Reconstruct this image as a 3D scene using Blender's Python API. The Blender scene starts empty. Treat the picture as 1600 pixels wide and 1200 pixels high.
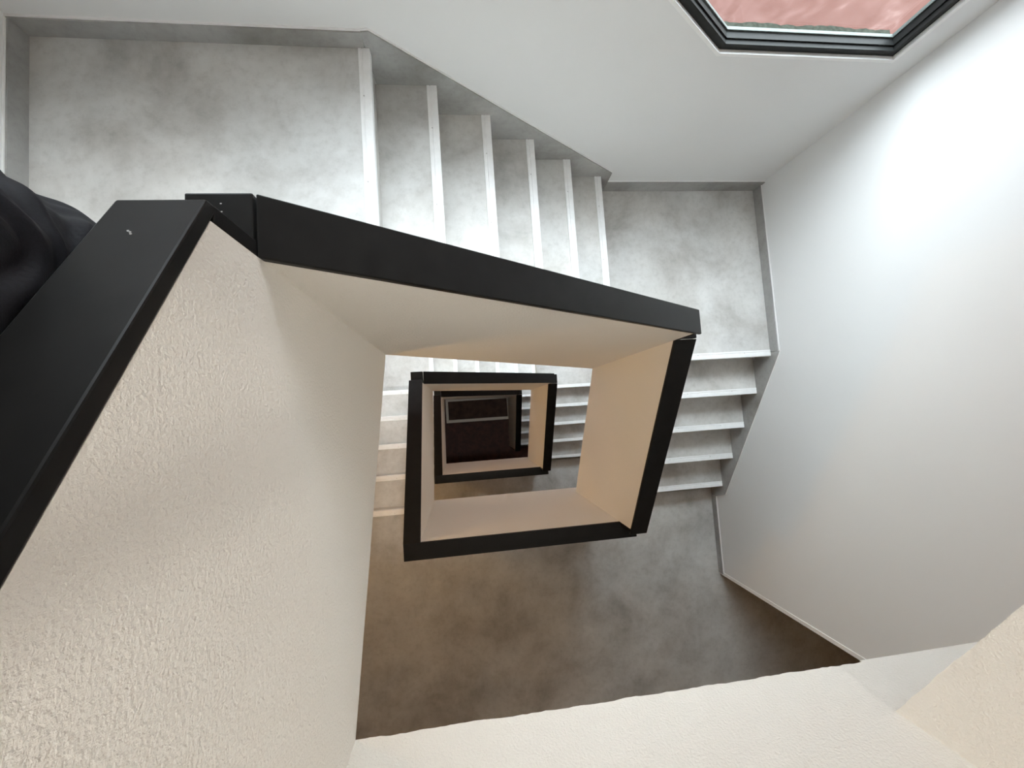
import bpy, bmesh, math, random
from mathutils import Vector, Matrix
from mathutils.geometry import tessellate_polygon

random.seed(7)
scene = bpy.context.scene
COL = scene.collection
S = 1.1                      # plan units to metres
R = 0.175                    # riser, plan units
ST = 16 * R                  # storey height

# ------------------------------------------------------------------ camera
def rot(ax, ay, az):
    return (Matrix.Rotation(az, 3, 'Z') @ Matrix.Rotation(ay, 3, 'Y') @ Matrix.Rotation(ax, 3, 'X'))
cam = bpy.data.cameras.new('camera')
co = bpy.data.objects.new('camera', cam); COL.objects.link(co)
cam.sensor_width = 36.0
cam.lens = 649.34 / 1600 * 36
cam.clip_start = 0.01
Rm = rot(-0.0633, 0.1219, 0.0600).transposed().to_4x4()
Rm.translation = Vector((0.3038, -0.2660, 1.5698)) * S
co.matrix_world = Rm
scene.camera = co

# ------------------------------------------------------------------ light and exposure
world = bpy.data.worlds.new('world'); scene.world = world; world.use_nodes = True
wn = world.node_tree.nodes; wl = world.node_tree.links
bg = wn['Background']
# overcast sky, three times brighter at the zenith than at the horizon
geo = wn.new('ShaderNodeTexCoord'); sep = wn.new('ShaderNodeSeparateXYZ'); ma = wn.new('ShaderNodeMath'); ma.operation = 'MULTIPLY_ADD'
wl.new(geo.outputs['Generated'], sep.inputs[0]); wl.new(sep.outputs['Z'], ma.inputs[0])
SKY = 22.5
ma.inputs[1].default_value = SKY * 2 / 3; ma.inputs[2].default_value = SKY / 3; ma.use_clamp = False
mx0 = wn.new('ShaderNodeMath'); mx0.operation = 'MAXIMUM'; mx0.inputs[1].default_value = SKY / 3
wl.new(ma.outputs[0], mx0.inputs[0])
bg.inputs['Color'].default_value = (0.875, 0.935, 1.0, 1)
wl.new(mx0.outputs[0], bg.inputs['Strength'])
scene.view_settings.view_transform = 'Standard'
scene.view_settings.look = 'None'
scene.view_settings.gamma = 1
scene.view_settings.use_curve_mapping = False
scene.view_settings.exposure = 0.06
scene.cycles.max_bounces = 14
scene.cycles.diffuse_bounces = 10
scene.cycles.glossy_bounces = 4
scene.cycles.transmission_bounces = 6
scene.cycles.transparent_max_bounces = 8
scene.cycles.use_denoising = True
scene.cycles.sample_clamp_indirect = 6
scene.cycles.caustics_reflective = False
scene.cycles.caustics_refractive = False
WARM = (1.0, 0.60, 0.24)
FILL_LAMP = 42.0
PORTAL_Z = ()
for i, z in enumerate(PORTAL_Z):
    l = bpy.data.lights.new('daylight_portal', 'AREA'); l.shape = 'RECTANGLE'
    l.size = 3.4 * S; l.size_y = 2.36 * S; l.energy = 1
    l.cycles.is_portal = True
    o = bpy.data.objects.new('daylight_portal', l); COL.objects.link(o)
    o.location = Vector((.65, 1.50, z + 1.18)) * S
    o.rotation_euler = (-math.pi / 2, 0, 0)          # shines towards -y

# ------------------------------------------------------------------ materials
def mat(name):
    m = bpy.data.materials.new(name); m.use_nodes = True
    nt = m.node_tree; b = nt.nodes['Principled BSDF']
    return m, nt, b
def node(nt, t, **kw):
    n = nt.nodes.new(t)
    for k, v in kw.items():
        if k in n.inputs: n.inputs[k].default_value = v
        else: setattr(n, k, v)
    return n
def coords(nt, rnd=True, scale=(1, 1, 1)):
    tc = node(nt, 'ShaderNodeTexCoord'); mp = node(nt, 'ShaderNodeMapping')
    mp.inputs['Scale'].default_value = scale
    nt.links.new(tc.outputs['Object'], mp.inputs['Vector'])
    if rnd:
        oi = node(nt, 'ShaderNodeObjectInfo'); mu = node(nt, 'ShaderNodeMath', operation='MULTIPLY')
        mu.inputs[1].default_value = 37.0
        cb = node(nt, 'ShaderNodeCombineXYZ')
        nt.links.new(oi.outputs['Random'], mu.inputs[0])
        for k in range(3): nt.links.new(mu.outputs[0], cb.inputs[k])
        nt.links.new(cb.outputs[0], mp.inputs['Location'])
    return mp.outputs['Vector']
def ramp(nt, src, stops):
    r = node(nt, 'ShaderNodeValToRGB')
    cr = r.color_ramp
    while len(cr.elements) < len(stops): cr.elements.new(0.5)
    for e, (p, c) in zip(cr.elements, stops):
        e.position = p; e.color = (*c, 1)
    nt.links.new(src, r.inputs[0]); return r.outputs[0]
def bump(nt, b, src, strength, dist):
    n = node(nt, 'ShaderNodeBump'); n.inputs['Strength'].default_value = strength
    n.inputs['Distance'].default_value = dist
    nt.links.new(src, n.inputs['Height']); nt.links.new(n.outputs[0], b.inputs['Normal'])

def m_plaster(name, col, scale, dist, strength=0.6):
    m, nt, b = mat(name)
    v = coords(nt, False)
    n1 = node(nt, 'ShaderNodeTexNoise', Scale=scale, Detail=4.0, Roughness=0.6)
    n2 = node(nt, 'ShaderNodeTexNoise', Scale=1.3, Detail=2.0)
    nt.links.new(v, n1.inputs['Vector']); nt.links.new(v, n2.inputs['Vector'])
    c = ramp(nt, n2.outputs[0], [(0.3, tuple(x * 0.97 for x in col)), (0.7, col)])
    nt.links.new(c, b.inputs['Base Color'])
    b.inputs['Roughness'].default_value = 0.85
    bump(nt, b, n1.outputs[0], strength, dist)
    return m
M_WALL = m_plaster('painted_wall', (0.785, 0.79, 0.795), 220, 0.0004, 0.3)
M_BOUNCE = m_plaster('brown_bounce_tint', (0.42, 0.31, 0.21), 220, 0.0004, 0.3)  # unseen walls, brown put in to dim and warm the light they bounce
M_PLASTER = m_plaster('rough_plaster', (0.86, 0.838, 0.79), 140, 0.0042, 0.9)

def m_floor(name, f):
    m, nt, b = mat(name)
    v = coords(nt, True)
    def nz(s, d, r, dist=0.0):
        n = node(nt, 'ShaderNodeTexNoise', Scale=s, Detail=d, Roughness=r, Distortion=dist)
        nt.links.new(v, n.inputs['Vector']); return n.outputs[0]
    c = ramp(nt, nz(2.3, 7.0, 0.60, 0.25), [(0.30, tuple(f * x for x in (0.38, 0.367, 0.350))), (0.48, tuple(f * x for x in (0.56, 0.555, 0.545))), (0.68, tuple(f * x for x in (0.68, 0.68, 0.675)))])
    c2 = ramp(nt, nz(26, 5.0, 0.7), [(0.30, (0.88, 0.875, 0.87)), (0.50, (1, 1, 1)), (0.74, (1.05, 1.05, 1.05))])
    c3 = ramp(nt, nz(1.4, 3.0, 0.5), [(0.35, (1.0, 0.985, 0.965)), (0.65, (0.985, 0.995, 1.0))])
    def mul(a, b_):
        x = node(nt, 'ShaderNodeMix'); x.data_type = 'RGBA'; x.blend_type = 'MULTIPLY'
        x.inputs[0].default_value = 1; nt.links.new(a, x.inputs[6]); nt.links.new(b_, x.inputs[7]); return x.outputs[2]
    nt.links.new(mul(mul(c, c2), c3), b.inputs['Base Color'])
    b.inputs['Roughness'].default_value = 0.36
    b.inputs['Specular IOR Level'].default_value = 0.45
    bump(nt, b, nz(60, 3, .5), 0.1, 0.001)
    return m
M_FLOOR = m_floor('mottled_vinyl', 1.0)
M_SKIRT_SHADE = m_floor('shaded_vinyl_skirting', 0.58)  # the floor vinyl again, with upright-face shade put into its colour

def plain(name, col, rough=0.5, metal=0.0, spec=0.5, nscale=40, var=0.08, bmp=0.0):
    m, nt, b = mat(name)
    v = coords(nt, True)
    n = node(nt, 'ShaderNodeTexNoise', Scale=nscale, Detail=3.0); nt.links.new(v, n.inputs['Vector'])
    c = ramp(nt, n.outputs[0], [(0.3, tuple(x * (1 - var) for x in col)), (0.7, tuple(min(1, x * (1 + var)) for x in col))])
    nt.links.new(c, b.inputs['Base Color'])
    b.inputs['Roughness'].default_value = rough; b.inputs['Metallic'].default_value = metal
    b.inputs['Specular IOR Level'].default_value = spec
    if bmp: bump(nt, b, n.outputs[0], 0.5, bmp)
    return m
M_NOSE = plain('pale_nosing', (0.88, 0.89, 0.90), 0.42, 0.0, 0.5, 30, 0.03)
M_TRIM = plain('white_trim', (0.86, 0.86, 0.86), 0.5, 0, 0.5, 30, 0.02)
M_BLACK = plain('black_coping', (0.010, 0.0100, 0.0100), 0.34, 0, 0.11, 18, 0.15)
M_SCREW = plain('screw_steel', (0.5, 0.5, 0.5), 0.35, 1.0)
M_CHIP = plain('bare_fleck', (0.5, 0.5, 0.5), 0.7)
M_SLAB = plain('raw_soffit', (0.68, 0.63, 0.55), 0.9)
M_FRAME = plain('dark_window_frame', (0.020, 0.021, 0.021), 0.5, 0, 0.12)
M_BEAD = plain('grey_spacer', (0.10, 0.115, 0.11), 0.45, 0, 0.2)
M_SILL = plain('weathered_stone', (0.030, 0.033, 0.027), 0.9, 0, 0.0, 60, 0.3, 0.002)
M_MAROON = plain('maroon_floor', (0.060, 0.022, 0.019), 0.6, 0, 0.3, 9, 0.35)
M_MAT = plain('dark_pit_floor', (0.075, 0.045, 0.036), 0.8, 0, 0.3, 9, 0.3)
M_CLOTH = plain('black_cloth', (0.0045, 0.005, 0.008), 0.75, 0, 0.3, 300, 0.3, 0.0006)
M_SKIN = plain('skin', (0.50, 0.31, 0.23), 0.55)
M_LIP = plain('lip', (0.36, 0.15, 0.13), 0.5)
M_HAIR = plain('dark_hair', (0.02, 0.014, 0.01), 0.6, 0, 0.4, 200, 0.4, 0.001)
M_TROUSER = plain('dark_trousers', (0.02, 0.022, 0.03), 0.85, 0, 0.3, 200, 0.3, 0.0006)

def m_pink():
    m, nt, b = mat('pink_roughcast')
    v = coords(nt, False)
    n = node(nt, 'ShaderNodeTexNoise', Scale=1.6, Detail=7.0, Roughness=0.62, Distortion=0.9); nt.links.new(v, n.inputs['Vector'])
    c = ramp(nt, n.outputs[0], [(0.3, (0.094, 0.049, 0.042)), (0.5, (0.108, 0.060, 0.052)), (0.62, (0.126, 0.074, 0.066)), (0.72, (0.16, 0.106, 0.096))])
    nt.links.new(c, b.inputs['Base Color']); b.inputs['Roughness'].default_value = 0.95
    b.inputs['Specular IOR Level'].default_value = 0.0
    bump(nt, b, n.outputs[0], 0.25, 0.02)
    return m
M_PINK = m_pink()

def m_glass():
    m, nt, b = mat('window_glass')
    nt.nodes.remove(b)
    out = nt.nodes['Material Output']
    tr = node(nt, 'ShaderNodeBsdfTransparent'); tr.inputs[0].default_value = (0.96, 0.98, 0.97, 1)
    gl = node(nt, 'ShaderNodeBsdfGlossy'); gl.inputs['Roughness'].default_value = 0.02
    lw = node(nt, 'ShaderNodeLayerWeight'); lw.inputs[0].default_value = 0.5
    pw = node(nt, 'ShaderNodeMath', operation='POWER'); pw.inputs[1].default_value = 5.0
    fr = node(nt, 'ShaderNodeMath', operation='MULTIPLY_ADD'); fr.inputs[1].default_value = 0.9; fr.inputs[2].default_value = 0.02
    nt.links.new(lw.outputs['Facing'], pw.inputs[0]); nt.links.new(pw.outputs[0], fr.inputs[0])
    mx = node(nt, 'ShaderNodeMixShader')
    nt.links.new(fr.outputs[0], mx.inputs[0]); nt.links.new(tr.outputs[0], mx.inputs[1]); nt.links.new(gl.outputs[0], mx.inputs[2])
    nt.links.new(mx.outputs[0], out.inputs[0])
    return m
M_GLASS = m_glass()
TOP_FILL = 74.0
def m_emit(name, col, s):
    m, nt, b = mat(name)
    b.inputs['Base Color'].default_value = (0.9, 0.88, 0.82, 1)
    b.inputs['Emission Color'].default_value = (*col, 1); b.inputs['Emission Strength'].default_value = s
    return m
M_FILL = m_emit('warm_fill_diffuser', WARM, FILL_LAMP)
M_TOP_FILL = m_emit('top_fill_diffuser', (1.0, 0.96, 0.88), TOP_FILL)

# ------------------------------------------------------------------ mesh helpers
BASE = Vector((0, 0, 0))       # base point (plan units) of the thing being built
def finish(name, bm, m, parent=None, bevel=0.0, smooth=False):
    bmesh.ops.remove_doubles(bm, verts=bm.verts, dist=1e-6)
    bmesh.ops.recalc_face_normals(bm, faces=bm.faces)
    me = bpy.data.meshes.new(name); bm.to_mesh(me); bm.free()
    if smooth:
        for p in me.polygons: p.use_smooth = True
    me.materials.append(m)
    o = bpy.data.objects.new(name, me); COL.objects.link(o)
    if parent is not None: o.parent = parent
    else: o.location = BASE * S
    if bevel:
        md = o.modifiers.new('bevel', 'BEVEL'); md.width = bevel; md.segments = 2; md.limit_method = 'ANGLE'
        md.angle_limit = math.radians(40)
    return o
AX = {'x': lambda a, b, t: (t, a, b), 'y': lambda a, b, t: (a, t, b), 'z': lambda a, b, t: (a, b, t)}
def prism(bm, pts, ax, lo, hi, holes=()):
    """a polygon (a, b) extruded along the axis between lo and hi (plan units)"""
    f = AX[ax]
    loops = [pts] + list(holes)
    V0, V1 = [], []
    for lp in loops:
        V0.append([bm.verts.new((Vector(f(a, b, lo)) - BASE) * S) for a, b in lp])
        V1.append([bm.verts.new((Vector(f(a, b, hi)) - BASE) * S) for a, b in lp])
    flat0 = [v for l in V0 for v in l]; flat1 = [v for l in V1 for v in l]
    if not holes and len(pts) <= 4:
        bm.faces.new(flat0); bm.faces.new(flat1)
    else:
        tris = tessellate_polygon([[Vector((a, b, 0)) for a, b in lp] for lp in loops])
        for t in tris:
            try: bm.faces.new([flat0[i] for i in t]); bm.faces.new([flat1[i] for i in t])
            except ValueError: pass
    for A, B in zip(V0, V1):
        n = len(A)
        for i in range(n):
            bm.faces.new([A[i], A[(i + 1) % n], B[(i + 1) % n], B[i]])
def pr(name, pts, ax, lo, hi, m, parent=None, bevel=0.0, holes=()):
    bm = bmesh.new(); prism(bm, pts, ax, lo, hi, holes); return finish(name, bm, m, parent, bevel)
def bx(name, x0, x1, y0, y1, z0, z1, m, parent=None, bevel=0.0):
    return pr(name, [(x0, y0), (x1, y0), (x1, y1), (x0, y1)], 'z', z0, z1, m, parent, bevel)
def thing(name, label, cat, base, group=None):
    global BASE
    BASE = Vector(base)
    o = bpy.data.objects.new(name, None); COL.objects.link(o)
    o.empty_display_size = 0.1
    o.location = BASE * S; o['label'] = label; o['category'] = cat
    if group: o['group'] = group
    return o
def structure(o):
    o['kind'] = 'structure'; return o
def copy_tree(o, dz, label, parent=None):
    c = o.copy(); COL.objects.link(c)
    if parent is None:
        c.location.z += dz * S; c['label'] = label
    else: c.parent = parent
    for ch in list(o.children): copy_tree(ch, 0, None, c)
    return c
def reset():
    global BASE
    BASE = Vector((0, 0, 0))
def ragged(p0, p1, amp=0.0018, step=0.02):
    """a plaster edge from p0 to p1 that wanders a little"""
    (a0, b0), (a1, b1) = p0, p1
    L = math.hypot(a1 - a0, b1 - b0); n = max(2, int(L / step))
    out = []; nx, ny = -(b1 - b0) / L, (a1 - a0) / L; w = 0
    for i in range(n + 1):
        t = i / n
        w = 0.6 * w + random.uniform(-amp, amp)
        k = 0 if i in (0, n) else w
        out.append((a0 + (a1 - a0) * t + nx * k, b0 + (b1 - b0) * t + ny * k))
    return out

# ------------------------------------------------------------------ plan (plan units)
W, H = 1.273, 1.0345
PT = 0.098                     # parapet thickness
CW, CT = 0.103, 0.020          # coping width, thickness
YN, XE, XW = 1.166, 2.433, -1.135     # skirting faces
SK = 0.012
YW, XWE, XWW = YN + SK, XE + SK, XW - SK    # wall faces
YEND = -1.790                  # south end of the east wall
YS, XC = -3.4, 4.6             # far south wall, corridor end
gN, sN = 0.2456, -0.0132 + 0.042
gE, sE = 0.2521, 0.030 - 0.042
gW, sW = 0.2511, -1.0413 + 0.042
zNE, zS, zNW2 = -6 * R, -11 * R, -16 * R
znw, zne, zseE, zsl = -0.20, -1.392, -2.150, -2.330
a1, a2, b1, b2, c1, d2 = 0.893, -0.018, -0.185, -0.892, -1.076, -1.765
GROUND = zS - 2 * ST

# ------------------------------------------------------------------ the setting
reset()
walls = {}
ZB, ZT = GROUND - 0.9, ST + 2.45
# windows in the north wall
def win_outline(z, e=0.0):
    """outline (x, z) of a stair window whose sill is at z, shrunk by e: level over the corner landing,
    rising parallel to the stairs, level again over the upper landing"""
    k = 0.672
    q = math.sqrt(1 + k * k)
    xr, xl, xb, xt = 2.315 - e, -0.85 + e, 1.462, 1.15
    zs, zt, zu, zv = z + 0.020 + e, z + 1.17 - e, z + 1.07 + e, z + 2.02 - e
    xb2 = xb + (e * q - e) / k                         # lower kinks
    xq = xb - (zu - z - 0.020 - e * q) / k
    xt2 = xt - (e * q - e) / k                         # upper kinks
    xp = xt - (zv - z - 1.17 + e * q) / k
    return [(xr, zs), (xb2, zs), (xq, zu), (xl, zu), (xl, zv), (xp, zv), (xt2, zt), (xr, zt)]
WZ = [ST, 0.0, -ST, -2 * ST]
structure(pr('wall_north', [(XWW - .3, ZB), (XC + .2, ZB), (XC + .2, ZT), (XWW - .3, ZT)], 'y', YW, YW + 0.10, M_WALL,
             holes=[win_outline(z) for z in WZ]))
structure(bx('wall_west', XWW - .3, XWW, YS - .2, YW, ZB, ZT, M_WALL))
we = structure(bx('wall_east', XWE, XWE + .2, YEND, YW, ZB, ZT, M_WALL))
structure(bx('wall_corridor', XWE + .2, XC, YEND, YEND + .2, ZB, ZT, M_BOUNCE))
structure(bx('wall_far_east', XC, XC + .2, YS - .2, YW, ZB, ZT, M_BOUNCE))
structure(bx('wall_south', XWW, XC, YS - .2, YS, ZB, ZT, M_BOUNCE))
structure(bx('ceiling', XWW - .3, XC + .2, YS - .2, YW + .1, ZT, ZT + .2, M_WALL))
# slim white bead on the corner where the east wall stops
bx('corner_bead', XWE - 0.005, XWE + 0.010, YEND - 0.014, YEND + 0.012, GROUND, ZT, M_TRIM, we)

for i, z in enumerate(WZ):
    reset()
    BASE = Vector((1.3, YW, z))
    w = structure(thing('window_%d' % (i + 1), '', '', (1.3, YW, z)))
    del w['label']; del w['category']
    def ring(name, e0, e1, y0, y1, m):
        bm = bmesh.new(); A = win_outline(z, e0); B = win_outline(z, e1)
        prism(bm, A, 'y', y0, y1, holes=[B]); return finish(name, bm, m, w)
    ring('reveal_lining', 0.0005, 0.015, YW - 0.005, YW + 0.098, M_TRIM)
    ring('window_frame', 0.015, 0.046, YW + 0.014, YW + 0.075, M_FRAME)
    ring('frame_step', 0.030, 0.0465, YW + 0.009, YW + 0.0139, M_FRAME)
    ring('glazing_bead', 0.0465, 0.053, YW + 0.030, YW + 0.060, M_FRAME)
    ring('spacer', 0.045, 0.060, YW + 0.060, YW + 0.074, M_BEAD)
    pr('glass_pane', win_outline(z, 0.044), 'y', YW + 0.0605, YW + 0.0655, M_GLASS, w)
    bm = bmesh.new()
    prism(bm, ragged((2.315, YW + 0.150), (1.40, YW + 0.150), 0.004, 0.015) + [(1.40, YW + 0.077), (2.315, YW + 0.077)], 'z', z - 0.03, z + 0.025)
    finish('outer_sill', bm, M_SILL, w)
reset()
g = structure(bx('ground_outside', -30, 34, YW + .1, 60, GROUND - 0.3, GROUND - 0.1, M_PINK))

hb = structure(bx('wall_opposite_building', -30, 34, YW + 7, YW + 9, GROUND - 0.2, 2.5, M_PINK))

# ------------------------------------------------------------------ ground floor with the kerbed opening
reset()
hx0, hx1, hy0, hy1 = 0.0, 1.272, -0.39, 0.006
fl = structure(pr('floor', [(XWW, YS), (XC, YS), (XC, YW), (XWW, YW)], 'z', GROUND - 0.25, GROUND, M_MAROON,
             holes=[[(hx0, hy0), (hx1, hy0), (hx1, hy1), (hx0, hy1)]]))
k = thing('floor_opening_kerb', 'narrow beige kerb around the rectangular opening in the dark maroon ground floor', 'kerb', (0.64, -0.2, GROUND))
pr('kerb_rim', [(hx0 - .05, hy0 - .06), (hx1 + .055, hy0 - .06), (hx1 + .055, hy1 + .05), (hx0 - .05, hy1 + .05)], 'z', GROUND, GROUND + 0.10, M_PLASTER, k,
   holes=[[(hx0, hy0), (hx1, hy0), (hx1, hy1), (hx0, hy1)]])
bx('pit_floor', hx0 + .001, hx1 - .001, hy0 + .001, hy1 - .001, GROUND - 0.24, GROUND - 0.12, M_MAT, k)

# ------------------------------------------------------------------ builders
def screw(parent, p, ax):
    bm = bmesh.new()
    bmesh.ops.create_cone(bm, cap_ends=True, segments=10, radius1=0.0032, radius2=0.0024, depth=0.0012)
    bmesh.ops.translate(bm, verts=bm.verts, vec=(Vector(p) - BASE) * S)
    finish('screw', bm, M_SCREW, parent)
def nosing_pts(s, z, d):
    P = [(-.042, .0), (-.042, .0032), (-.031, .0036), (-.030, .0015), (-.026, .0015), (-.025, .0036), (-.001, .0036), (.0015, .001),
         (.0015, -.032), (-.0025, -.032), (-.0025, -.002), (-.010, -.0005)]
    return [(s + d * a, z + b) for a, b in P]
def flight(label, base, ax, s0, g, n, d, z0, lat0, lat1, wall, soffit, trim_top, group):
    """ax: axis the nosings run along; d: sign of the way down; n: number of nosings"""
    t = thing('stair_flight', label, 'stairs', base, group)
    ins = 0.012
    for k in range(n):
        s, z = s0 + d * g * k, z0 - R * k
        if k == 0:
            pr('riser', [(s - d * ins, z - .0), (s - d * ins, z - R), (s - d * (ins + .012), z - R), (s - d * (ins + .012), z)], ax, lat0, lat1, M_FLOOR, t)
        else:
            sp = s - d * g
            pr('step', [(sp - d * ins, z), (s - d * ins, z), (s - d * ins, z - R), (s - d * (ins + .012), z - R),
                        (s - d * (ins + .012), z - .012), (sp - d * ins, z - .012)], ax, lat0, lat1, M_FLOOR, t)
        nz = pr('nosing', nosing_pts(s, z, d), ax, lat0, lat1, M_NOSE, t)
        L = lat1 - lat0
        for q in (0.18, 0.5, 0.82):
            c = lat0 + L * q
            p = (c, s - d * .028, z + .0022) if ax == 'x' else (s - d * .028, c, z + .0022)
            screw(nz, p, ax)
    # the sawtooth slab below
    top = []
    for k in range(n):
        s, z = s0 + d * g * k, z0 - R * k
        top += [(s - d * (ins + .012), z - .012), (s - d * (ins + .012), z - R - (.012 if k < n - 1 else 0.0))]
    pr('waist_slab', top + soffit, ax, lat0, lat1, M_SLAB, t)
    # skirting against the wall
    (w0, w1) = wall
    sk = pr('wall_skirting', trim_top['poly'], ax, w0, w1, M_SKIRT_SHADE, t)
    bm = bmesh.new()
    P = trim_top['edge']
    up = [(a, b + .0045) for a, b in P]
    prism(bm, P + up[::-1], ax, w1, w1 + (w0 - w1) * 0.5)
    finish('edge_trim', bm, M_TRIM, sk)
    return t

def coping_run(t, name, ax, lo, hi, p0, p1, ext0=0.0, ext1=0.0, up=0.0):
    """a coping board over the line p0 -> p1 (s, z of its top)"""
    (s0, z0), (s1, z1) = p0, p1
    k = (z1 - z0) / (s1 - s0)
    a, b = s0 + ext0, s1 + ext1
    za, zb = z0 + k * ext0, z1 + k * ext1
    return pr(name, [(a, za + up), (b, zb + up), (b, zb - CT), (a, za - CT)], ax, lo, hi, M_BLACK, t, bevel=0.003)

# skirting outlines -----------------------------------------------------------
def poly_from(edge, low): return {'edge': edge, 'poly': edge + low}

tN = poly_from([(.012, .070), (.040, .073), (1.318, -.839), (1.325, -.948)], [(1.325, -1.045), (1.23, -1.045), (.02, -.17)])
tE = poly_from([(.012, -.972), (-.008, -.982), (-1.09, -1.731), (-1.128, -1.866)], [(-1.128, -1.92), (-1.00, -1.92), (.005, -1.20)])
tW = poly_from([(-1.085, -1.858), (-1.045, -1.845), (.060, -2.612), (.085, -2.722)], [(.085, -2.79), (-.01, -2.79), (-1.01, -2.08)])

LEV = {0: 'storey nearest the camera', 1: 'storey below the nearest one', 2: 'lowest storey seen'}
def per_storey(obj, labels, ns):
    """labels: {n: label}; obj is storey 0"""
    for n in ns:
        copy_tree(obj, -ST * n, labels[n])

# ------------------------------------------------------------------ flights
fN = flight('wide grey stair flight with six pale nosings, descending rightwards at the top of the photo', (0.6, 0.6, 0), 'y', sN, gN, 6, 1, 0, PT, YN,
            (YN, YW), [(1.31, -1.05), (1.31, -1.392), (.0, -.20), (.0, -.012)], tN, 'stair flights along the window wall')
per_storey(fN, {-1: 'grey stair flight along the window wall above the camera, out of view',
                1: 'stair flight glimpsed just above the second dark rail frame, ends of six bright nosings',
                2: 'lowest stair flight along the window wall, hidden behind the innermost dark rail'}, (-1, 1, 2))
fE = flight('grey stair flight with five white nosings on the right, between black rail and grey wall', (1.9, -0.5, zNE), 'x', sE, gE, 5, -1, zNE, W + PT, XE,
            (XE, XWE), [(-1.07, zS), (-1.07, zseE), (.02, zne), (.02, zNE - .012)], tE, 'stair flights along the right-hand wall')
per_storey(fE, {-1: 'grey stair flight on the right above the camera, only its inner side wall in view',
                1: 'stair flight down the well, right of the second dark rail, with five shaded white nosings',
                2: 'lowest stair flight, a short stack of white nosing ends right of the innermost rail'}, (-1, 1, 2))
fW = flight('grey stair flight left of the second dark rail, five nosings browning towards the bottom', (-0.6, -0.5, zS), 'x', sW, gW, 5, 1, zS, XW, -PT,
            (XW, XWW), [(.06, zNW2), (.06, zNW2 - .20), (-H - .0, zsl), (-H - .0, zS - .012)], tW, 'stair flights along the left-hand wall')
per_storey(fW, {-1: 'stair flight behind the near black handrail at left, where the leaning person stands',
                1: 'stair flight behind the left side of the innermost black rail'}, (-1, 1))

# ------------------------------------------------------------------ landings
def skirt(t, poly_edge, ax, w0, w1, zl):
    pass
def box_skirt(t, x0, x1, y0, y1, z, h):
    s = bx('wall_skirting', x0, x1, y0, y1, z, z + h, M_SKIRT_SHADE, t)
    if y1 == YW: y0 = y1 - SK * .5                 # a thin bead against the wall
    elif x0 == XWW: x1 = x0 + SK * .5
    else: x0 = x1 - SK * .5
    bx('edge_trim', x0, x1, y0, y1, z + h, z + h + .0045, M_TRIM, s)
def landing(label, base, outline, z, cover, depth, group):
    t = thing('stair_landing', label, 'landing', base, group)
    pr('slab', outline, 'z', z - depth, z - 0.010, M_PLASTER, t)
    pr('floor_covering', cover, 'z', z - 0.010, z, M_FLOOR, t)
    return t
n0, e0 = sN - .012, sE + .012
o = [(XWW, -.009), (-PT, -.009), (-PT, PT), (n0 - .013, PT), (n0 - .013, YW), (XWW, YW)]
c = [(XWW, -.009), (-PT, -.009), (-PT, PT), (n0, PT), (n0, YW), (XWW, YW)]
lNW = landing('large bright grey corner landing at the top left of the photo', (-.5, .6, 0), o, 0, c, .20, 'upper left corner landings')
box_skirt(lNW, XWW, .011, YN, YW, 0, .068)
box_skirt(lNW, XWW, XW, .09, YN, 0, .070)
per_storey(lNW, {-1: 'grey corner landing above the camera, out of view',
                 1: 'pale corner landing glimpsed left of the top of the second dark rail',
                 2: 'sliver of pale corner landing left of the innermost dark rail'}, (-1, 1, 2))
x5 = sN + 5 * gN - .012
o = [(x5 + .07, PT), (x5 + .07, YW), (XWE, YW), (XWE, e0 + .013), (W + PT, e0 + .013), (W + PT, PT)]
c = [(x5, PT), (x5, YW), (XWE, YW), (XWE, e0), (W + PT, e0), (W + PT, PT)]
lNE = landing('small grey corner landing at upper right between the two nearest stair flights', (1.9, .6, zNE), o, zNE, c, .34, 'upper right corner landings')
box_skirt(lNE, 1.327, XWE, YN, YW, zNE, .105)
box_skirt(lNE, XE, XWE, .014, YN, zNE, .072)
per_storey(lNE, {-1: 'grey corner landing beside the window above the camera, out of view',
                 1: 'bright corner landing glimpsed right of the second dark rail, above its five steps',
                 2: 'lowest corner landing, tiny bright patch at the top right of the innermost rail'}, (-1, 1, 2))
yE4 = sE - 4 * gE + .012
yW0 = sW - .012
o = [(XWW, -H), (-PT, -H), (-PT, -H - PT), (W + PT, -H - PT), (W + PT, -H), (XWE, -H), (XWE, YEND), (XC, YEND), (XC, YS), (XWW, YS)]
c = [(XWW, yW0), (-PT, yW0), (-PT, -H - PT), (W + PT, -H - PT), (W + PT, yE4), (XWE, yE4), (XWE, YEND), (XC, YEND), (XC, YS), (XWW, YS)]
lS = landing('wide storey landing in the lower middle, brown in shade and grey where daylight falls', (.6, -2.1, zS), o, zS, c, .405, 'storey landings')
box_skirt(lS, XE, XWE, YEND, -1.13, zS, .058)
box_skirt(lS, XWW, XW, YS + .02, -1.09, zS, .060)
per_storey(lS, {-1: 'storey landing above, only its white edge showing across the bottom of the photo',
                1: 'dark strip of storey landing between the innermost black rail and the beige well wall'}, (-1, 1))

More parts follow.
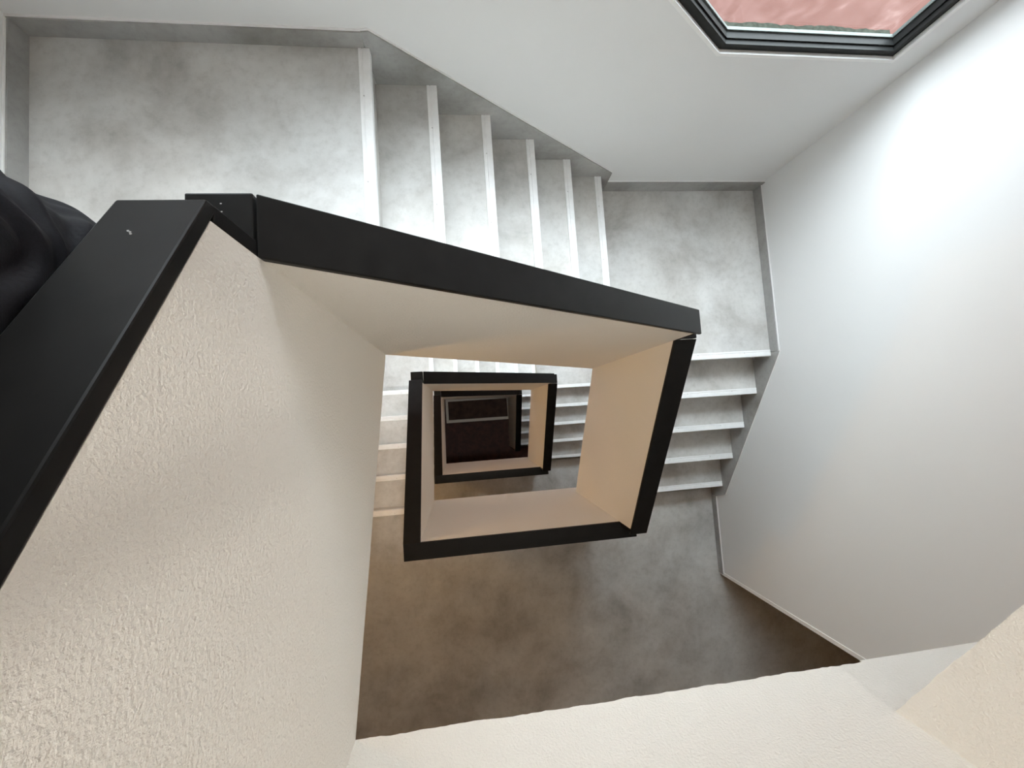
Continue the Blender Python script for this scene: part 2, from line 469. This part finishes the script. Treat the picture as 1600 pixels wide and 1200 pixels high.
# ------------------------------------------------------------------ parapets with black coping
def pN():
    t = thing('parapet', 'beige parapet with black coping sloping down rightwards across the middle of the photo', 'parapet', (.6, 0.05, 0), 'parapets on the window side of the well')
    top = [(W + .0, a2 - CT), (0, a1 - CT), (-PT, a1 - CT)]
    bot = [(-PT, znw)] + ragged((0, znw), (W, zne), 0.0012)
    pr('plaster_wall', top + bot, 'y', 0.0, PT, M_PLASTER, t)
    coping_run(t, 'coping', 'y', -.001, CW, (-CW, a1 + .002), (-.004, a1 + .002))
    coping_run(t, 'coping', 'y', -.001, CW, (0, a1), (W, a2), 0.0, 0.044)
    bx('end_board', W, W + .02, -.001, CW, b1, a2 - CT - .006, M_BLACK, t, 0.002)
    return t
def pE():
    t = thing('parapet', 'beige parapet with black coping on the right of the well beside the white nosings', 'parapet', (W, -.5, zNE), 'parapets on the right side of the well')
    top = [(PT, b1 - CT), (0, b1 - CT), (-H, b2 - CT)]
    bot = ragged((-H, zseE), (0, zne), 0.0012) + [(PT, zne)]
    pr('plaster_wall', top + bot, 'x', W, W + PT, M_PLASTER, t)
    coping_run(t, 'coping', 'x', W - .001, W + CW, (.004, b1 + .001), (CW, b1 + .001))
    coping_run(t, 'coping', 'x', W - .001, W + CW, (0, b1), (-H, b2), 0.0, -0.036)
    bx('end_board', W - .001, W + CW, -H - .02, -H, c1, b2 - CT - .006, M_BLACK, t, 0.002)
    return t
def pS():
    t = thing('parapet', 'beige level parapet with black coping closing the bottom of the second frame in the well', 'parapet', (.6, -H, zS), 'parapets on the lower side of the well')
    bot = ragged((-PT, zsl), (W + PT, zsl + .006), 0.0022, 0.012)
    pr('plaster_wall', [(W + PT, c1 - CT), (-PT, c1 - CT)] + bot, 'y', -H - PT, -H, M_PLASTER, t)
    coping_run(t, 'coping', 'y', -H - CW, -H + .001, (-CW, c1), (W + CW, c1))
    return t
def pW():
    t = thing('parapet', 'beige parapet with black coping forming the left side of the second frame in the well', 'parapet', (0, -.5, zS), 'parapets on the left side of the well')
    top = [(0, d2 - CT), (-H, c1 - CT)]
    bot = ragged((-H, zsl), (0, znw - ST), 0.0012)
    pr('plaster_wall', top + bot, 'x', -PT, 0, M_PLASTER, t)
    coping_run(t, 'coping', 'x', -CW, .001, (-H, c1), (0, d2), 0.0, 0.024, up=0.005)
    bx('end_board', -CW, .001, 0, .024, a1 - ST + .004, d2 - CT - .006, M_BLACK, t, 0.002)
    return t
t = pN(); per_storey(t, {-1: 'beige parapet on the window side above the camera, out of view',
                         1: 'black-topped parapet along the top of the second dark frame down the well',
                         2: 'black-topped parapet along the top of the innermost dark frame'}, (-1, 1, 2))
t = pE(); per_storey(t, {-1: 'grey-lit inner side of the stair parapet cutting across the lower right corner',
                         1: 'black-topped parapet on the right of the second dark frame down the well',
                         2: 'black-topped parapet ending at the maroon ground floor, right of the kerb'}, (-1, 1, 2))
t = pS(); per_storey(t, {-1: 'white plaster edge of the upper storey across the bottom of the photo',
                         1: 'black-topped level parapet at the bottom of the innermost dark frame'}, (-1, 1))
t = pW(); per_storey(t, {-1: 'near rough-plastered parapet with wide black coping at the left of the photo',
                         1: 'black-topped parapet on the left of the innermost dark frame'}, (-1, 1))

# ------------------------------------------------------------------ unseen warm fill lights added at the left to brighten the well faces
def fill_lamp(label, base):
    t = thing('wall_fill_lamp', label, 'fill_lamp', base, 'added fill lights above the stair flights at the left')
    def disc(name, r0, r1, x0, x1, m):
        bm = bmesh.new()
        bmesh.ops.create_cone(bm, cap_ends=True, segments=40, radius1=r0 * S, radius2=r1 * S, depth=(x1 - x0) * S)
        bmesh.ops.rotate(bm, verts=bm.verts, cent=(0, 0, 0), matrix=Matrix.Rotation(math.pi / 2, 3, 'Y'))
        bmesh.ops.translate(bm, verts=bm.verts, vec=Vector(((x0 + x1) / 2, 0, 0)) * S)
        return finish(name, bm, m, t)
    disc('fill_lamp_base', .15, .15, 0, .02, M_TRIM)
    disc('diffuser', .14, .11, .02, .07, M_FILL)
    return t
l0 = fill_lamp('added warm fill light above the nearest left-hand flight, out of view', (XWW, -0.62, zS + 1.38))
copy_tree(l0, -ST, 'added warm fill light above the left-hand flight one storey down, out of view')

t = thing('top_fill_lamp', 'large round fill light added over the open well, above the camera', 'fill_lamp', (.92, -.50, ZT))  # no such source known, added to brighten the inner well faces
for nm, r0, r1, z0, z1, m in (('fill_lamp_base', .42, .42, 0, -.03, M_TRIM), ('diffuser', .40, .34, -.03, -.12, M_TOP_FILL)):
    bm = bmesh.new()
    bmesh.ops.create_cone(bm, cap_ends=True, segments=48, radius1=r1 * S, radius2=r0 * S, depth=(z0 - z1) * S)
    bmesh.ops.translate(bm, verts=bm.verts, vec=Vector((0, 0, (z0 + z1) / 2)) * S)
    finish(nm, bm, m, t)

# ------------------------------------------------------------------ the person leaning on the near parapet
def skin(name, pts, edges, m, parent, lvl=2):
    """pts: (x, y, z plan units, radius m)"""
    me = bpy.data.meshes.new(name)
    me.from_pydata([(Vector(p[:3]) - BASE) * S for p in pts], edges, [])
    me.update()
    o = bpy.data.objects.new(name, me); COL.objects.link(o); o.parent = parent
    me.materials.append(m)
    md = o.modifiers.new('skin', 'SKIN'); md.use_smooth_shade = True
    sv = me.skin_vertices
    if not sv:
        bm = bmesh.new(); bm.from_mesh(me); bm.verts.layers.skin.verify(); bm.to_mesh(me); bm.free(); sv = me.skin_vertices
    for i, p in enumerate(pts):
        r = p[3]; r = r if isinstance(r, tuple) else (r, r)
        sv[0].data[i].radius = r
        sv[0].data[i].use_root = (i == 0)
    sb = o.modifiers.new('subdivision', 'SUBSURF'); sb.levels = lvl; sb.render_levels = lvl
    return o
def chain(pts, edges, start, seq):
    prev = start
    for p in seq:
        pts.append(p); edges.append((prev, len(pts) - 1)); prev = len(pts) - 1
    return prev
def person():
    t = thing('person', 'person in a black jacket leaning against the near black handrail at the left edge', 'person', (-.38, -.22, .175))
    pts = [(-.36, -.21, 1.06, .13)]; edges = []
    ch = chain(pts, edges, 0, [(-.335, -.21, 1.20, .125), (-.29, -.21, 1.36, .135), (-.25, -.21, 1.47, .12)])
    nk = chain(pts, edges, ch, [(-.22, -.21, 1.58, .052), (-.19, -.21, 1.65, .06), (-.165, -.21, 1.72, .088), (-.165, -.21, 1.80, .092), (-.18, -.21, 1.87, .06)])
    chain(pts, edges, nk - 1, [(-.075, -.21, 1.745, .018)])          # nose
    for sy in (1, -1):
        sh = chain(pts, edges, ch, [(-.25, -.21 + sy * .155, 1.485, .058), (-.10, -.21 + sy * .20, 1.475, .045), (.05, -.22 + sy * .16, 1.60, .036),
                                    (.22, -.25 + sy * .085, 1.66, .027), (.27, -.262 + sy * .065, 1.665, (.034, .018))])
        for q, (dy, dz, ln) in enumerate([(.030, .0, .9), (.012, .014, 1.0), (-.006, .016, .95), (-.024, .010, .78)]):
            y0 = -.262 + sy * .062
            chain(pts, edges, sh, [(.315, y0 + dy * .6, 1.665 + dz, .0105), (.335 + .03 * ln, y0 + dy * .6 - sy * .012, 1.66 + dz, .0088),
                                   (.335 + .035 * ln, y0 + dy * .6 - sy * .03, 1.648 + dz, .0075)])
        chain(pts, edges, sh, [(.28, -.262 + sy * .03, 1.65, .012), (.305, -.262 + sy * .012, 1.64, .0095)])
    for sy, zf, yf in ((1, .175, -.11), (-1, .35, -.33)):
        chain(pts, edges, 0, [(-.37, -.21 + sy * .08, .98, .088), (-.36, (yf - .21) / 2 + sy * .05, (zf + .98) / 2 + .05, .058), (-.40, yf, zf + .09, .038),
                              (-.37, yf, zf + .045, .036), (-.26, yf, zf + .035, .026)])
    body = skin('body', pts, edges, M_SKIN, t)
    hc = (Vector((-.170, -.21, 1.775)) - BASE) * S
    bm = bmesh.new(); bmesh.ops.create_uvsphere(bm, u_segments=40, v_segments=28, radius=1.0)
    kill = [v for v in bm.verts if (v.co.x > 0.12 and v.co.z < 0.42) or v.co.z < -0.62]
    bmesh.ops.delete(bm, geom=kill, context='VERTS')
    for v in bm.verts:
        k = 1 + 0.02 * math.sin(v.co.y * 40 + v.co.z * 9)
        v.co = Vector((v.co.x * .112 * k, v.co.y * .100 * k, v.co.z * .130 * k)) + hc
    h = finish('hair', bm, M_HAIR, t, smooth=True)
    md = h.modifiers.new('thickness', 'SOLIDIFY'); md.thickness = 0.012
    for sy in (1, -1):
        for nm, p, sc, m in (('eye', (-.088, -.21 + sy * .030, 1.768), (.008, .012, .008), M_TRIM), ('iris', (-.0815, -.21 + sy * .030, 1.768), (.004, .006, .006), M_HAIR),
                             ('ear', (-.170, -.21 + sy * .082, 1.755), (.016, .008, .028), M_SKIN), ('eyebrow', (-.084, -.21 + sy * .030, 1.786), (.006, .018, .004), M_HAIR)):
            bm = bmesh.new(); bmesh.ops.create_uvsphere(bm, u_segments=14, v_segments=10, radius=1.0)
            for v in bm.verts: v.co = Vector(a * b for a, b in zip(v.co, sc)) + (Vector(p) - BASE) * S
            finish(nm, bm, m, t, smooth=True)
    bm = bmesh.new(); bmesh.ops.create_uvsphere(bm, u_segments=14, v_segments=10, radius=1.0)
    for v in bm.verts: v.co = Vector((v.co.x * .006, v.co.y * .022, v.co.z * .006)) + (Vector((-.085, -.21, 1.712)) - BASE) * S
    finish('mouth', bm, M_LIP, t, smooth=True)
    for sy, zf, yf in ((1, .175, -.11), (-1, .35, -.33)):
        skin('trouser_leg', [(-.36, -.21 + sy * .045, 1.05, .125), (-.37, -.21 + sy * .08, .95, .108), (-.36, (yf - .21) / 2 + sy * .05, (zf + .98) / 2 + .05, .078),
                             (-.40, yf, zf + .16, .058), (-.405, yf, zf + .07, .062)], [(0, 1), (1, 2), (2, 3), (3, 4)], M_TROUSER, t)
        skin('shoe', [(-.42, yf, zf + .042, .044), (-.36, yf, zf + .040, .042), (-.25, yf, zf + .030, (.042, .030))], [(0, 1), (1, 2)], M_BLACK, t)
    # jacket: a grid of rings with folds gathered where the cloth is pressed against the rail
    bm = bmesh.new(); NR, NA = 96, 220; rings = []
    px, py, pz = -.110, -.055, 1.045
    for i in range(NR):
        v = i / (NR - 1); z = .84 + v * (1.57 - .84)
        cx = -.375 + .125 * max(0, (z - .95) / .55) ** 1.2
        cy = -.205
        ax = .245 - .060 * max(0, (z - 1.0) / .5); ay = .298 - .055 * max(0, (z - 1.0) / .5)
        if z > 1.41: kk = math.sqrt(max(0, 1 - ((z - 1.41) / .16) ** 2)); ax *= .36 + .64 * kk; ay *= .26 + .74 * kk; cx += .02 * (1 - kk)
        row = []
        for j in range(NA):
            a = 2 * math.pi * j / NA
            c, s_ = math.cos(a), math.sin(a)
            e = 2 / 2.5
            x = cx + ax * math.copysign(abs(c) ** e, c); y = cy + ay * math.copysign(abs(s_) ** e, s_)
            x = min(x, -.1045 - .002) if z < 1.34 else x
            d = math.sqrt((x - px) ** 2 + (y - py) ** 2 + (z - pz) ** 2)
            th = math.atan2(z - pz, math.hypot(x - px, y - py) + 1e-4)
            fold = (0.55 * math.sin(th * 9 + 1.2) + 0.35 * math.sin(th * 17 + 3 * y)) * 0.013 * min(1, d / .10) * math.exp(-d / .35)
            fold += 0.003 * math.sin(a * 11 + z * 7) + 0.002 * math.sin(a * 23 - z * 16 + 1)
            nx, ny = c, s_
            x2 = x + nx * fold; y2 = y + ny * fold
            if z < 1.34: x2 = min(x2, -.1045)
            row.append(bm.verts.new((Vector((x2, y2, z)) - BASE) * S))
        rings.append(row)
    for i in range(NR - 1):
        for j in range(NA):
            bm.faces.new([rings[i][j], rings[i][(j + 1) % NA], rings[i + 1][(j + 1) % NA], rings[i + 1][j]])
    bm.faces.new(rings[-1]); bm.faces.new(rings[0])
    jk = finish('jacket', bm, M_CLOTH, t, smooth=True)
    for sy in (1, -1):
        skin('sleeve', [(-.25, -.21 + sy * .10, 1.45, .085), (-.24, -.21 + sy * .165, 1.475, .078), (-.10, -.21 + sy * .20, 1.49, .062), (.05, -.22 + sy * .16, 1.615, .050),
                        (.19, -.245 + sy * .095, 1.665, .040)], [(0, 1), (1, 2), (2, 3), (3, 4)], M_CLOTH, t)
    return t
person()

# pale flecks where the black coating of the near coping is chipped
near = [o for o in bpy.data.objects if o.name.startswith('parapet') and o.type == 'EMPTY']
def flecks(label_start, pts):
    global BASE
    p = [o for o in near if o['label'].startswith(label_start)][0]
    BASE = p.location / S
    for (x, y, z) in pts:
        bm = bmesh.new()
        bmesh.ops.create_icosphere(bm, subdivisions=1, radius=0.0016)
        bmesh.ops.scale(bm, verts=bm.verts, vec=(1.2, 0.8, 0.25))
        bmesh.ops.translate(bm, verts=bm.verts, vec=(Vector((x, y, z)) - BASE) * S)
        finish('chipped_fleck', bm, M_CHIP, p)
flecks('near rough', [(-.057, -.036, 1.0655), (-.055, -.039, 1.0675), (-.060, -.034, 1.0642)])
flecks('beige parapet with black coping sloping', [(-.050, .085, a1 + .0025), (-.049, .072, a1 + .0025)])
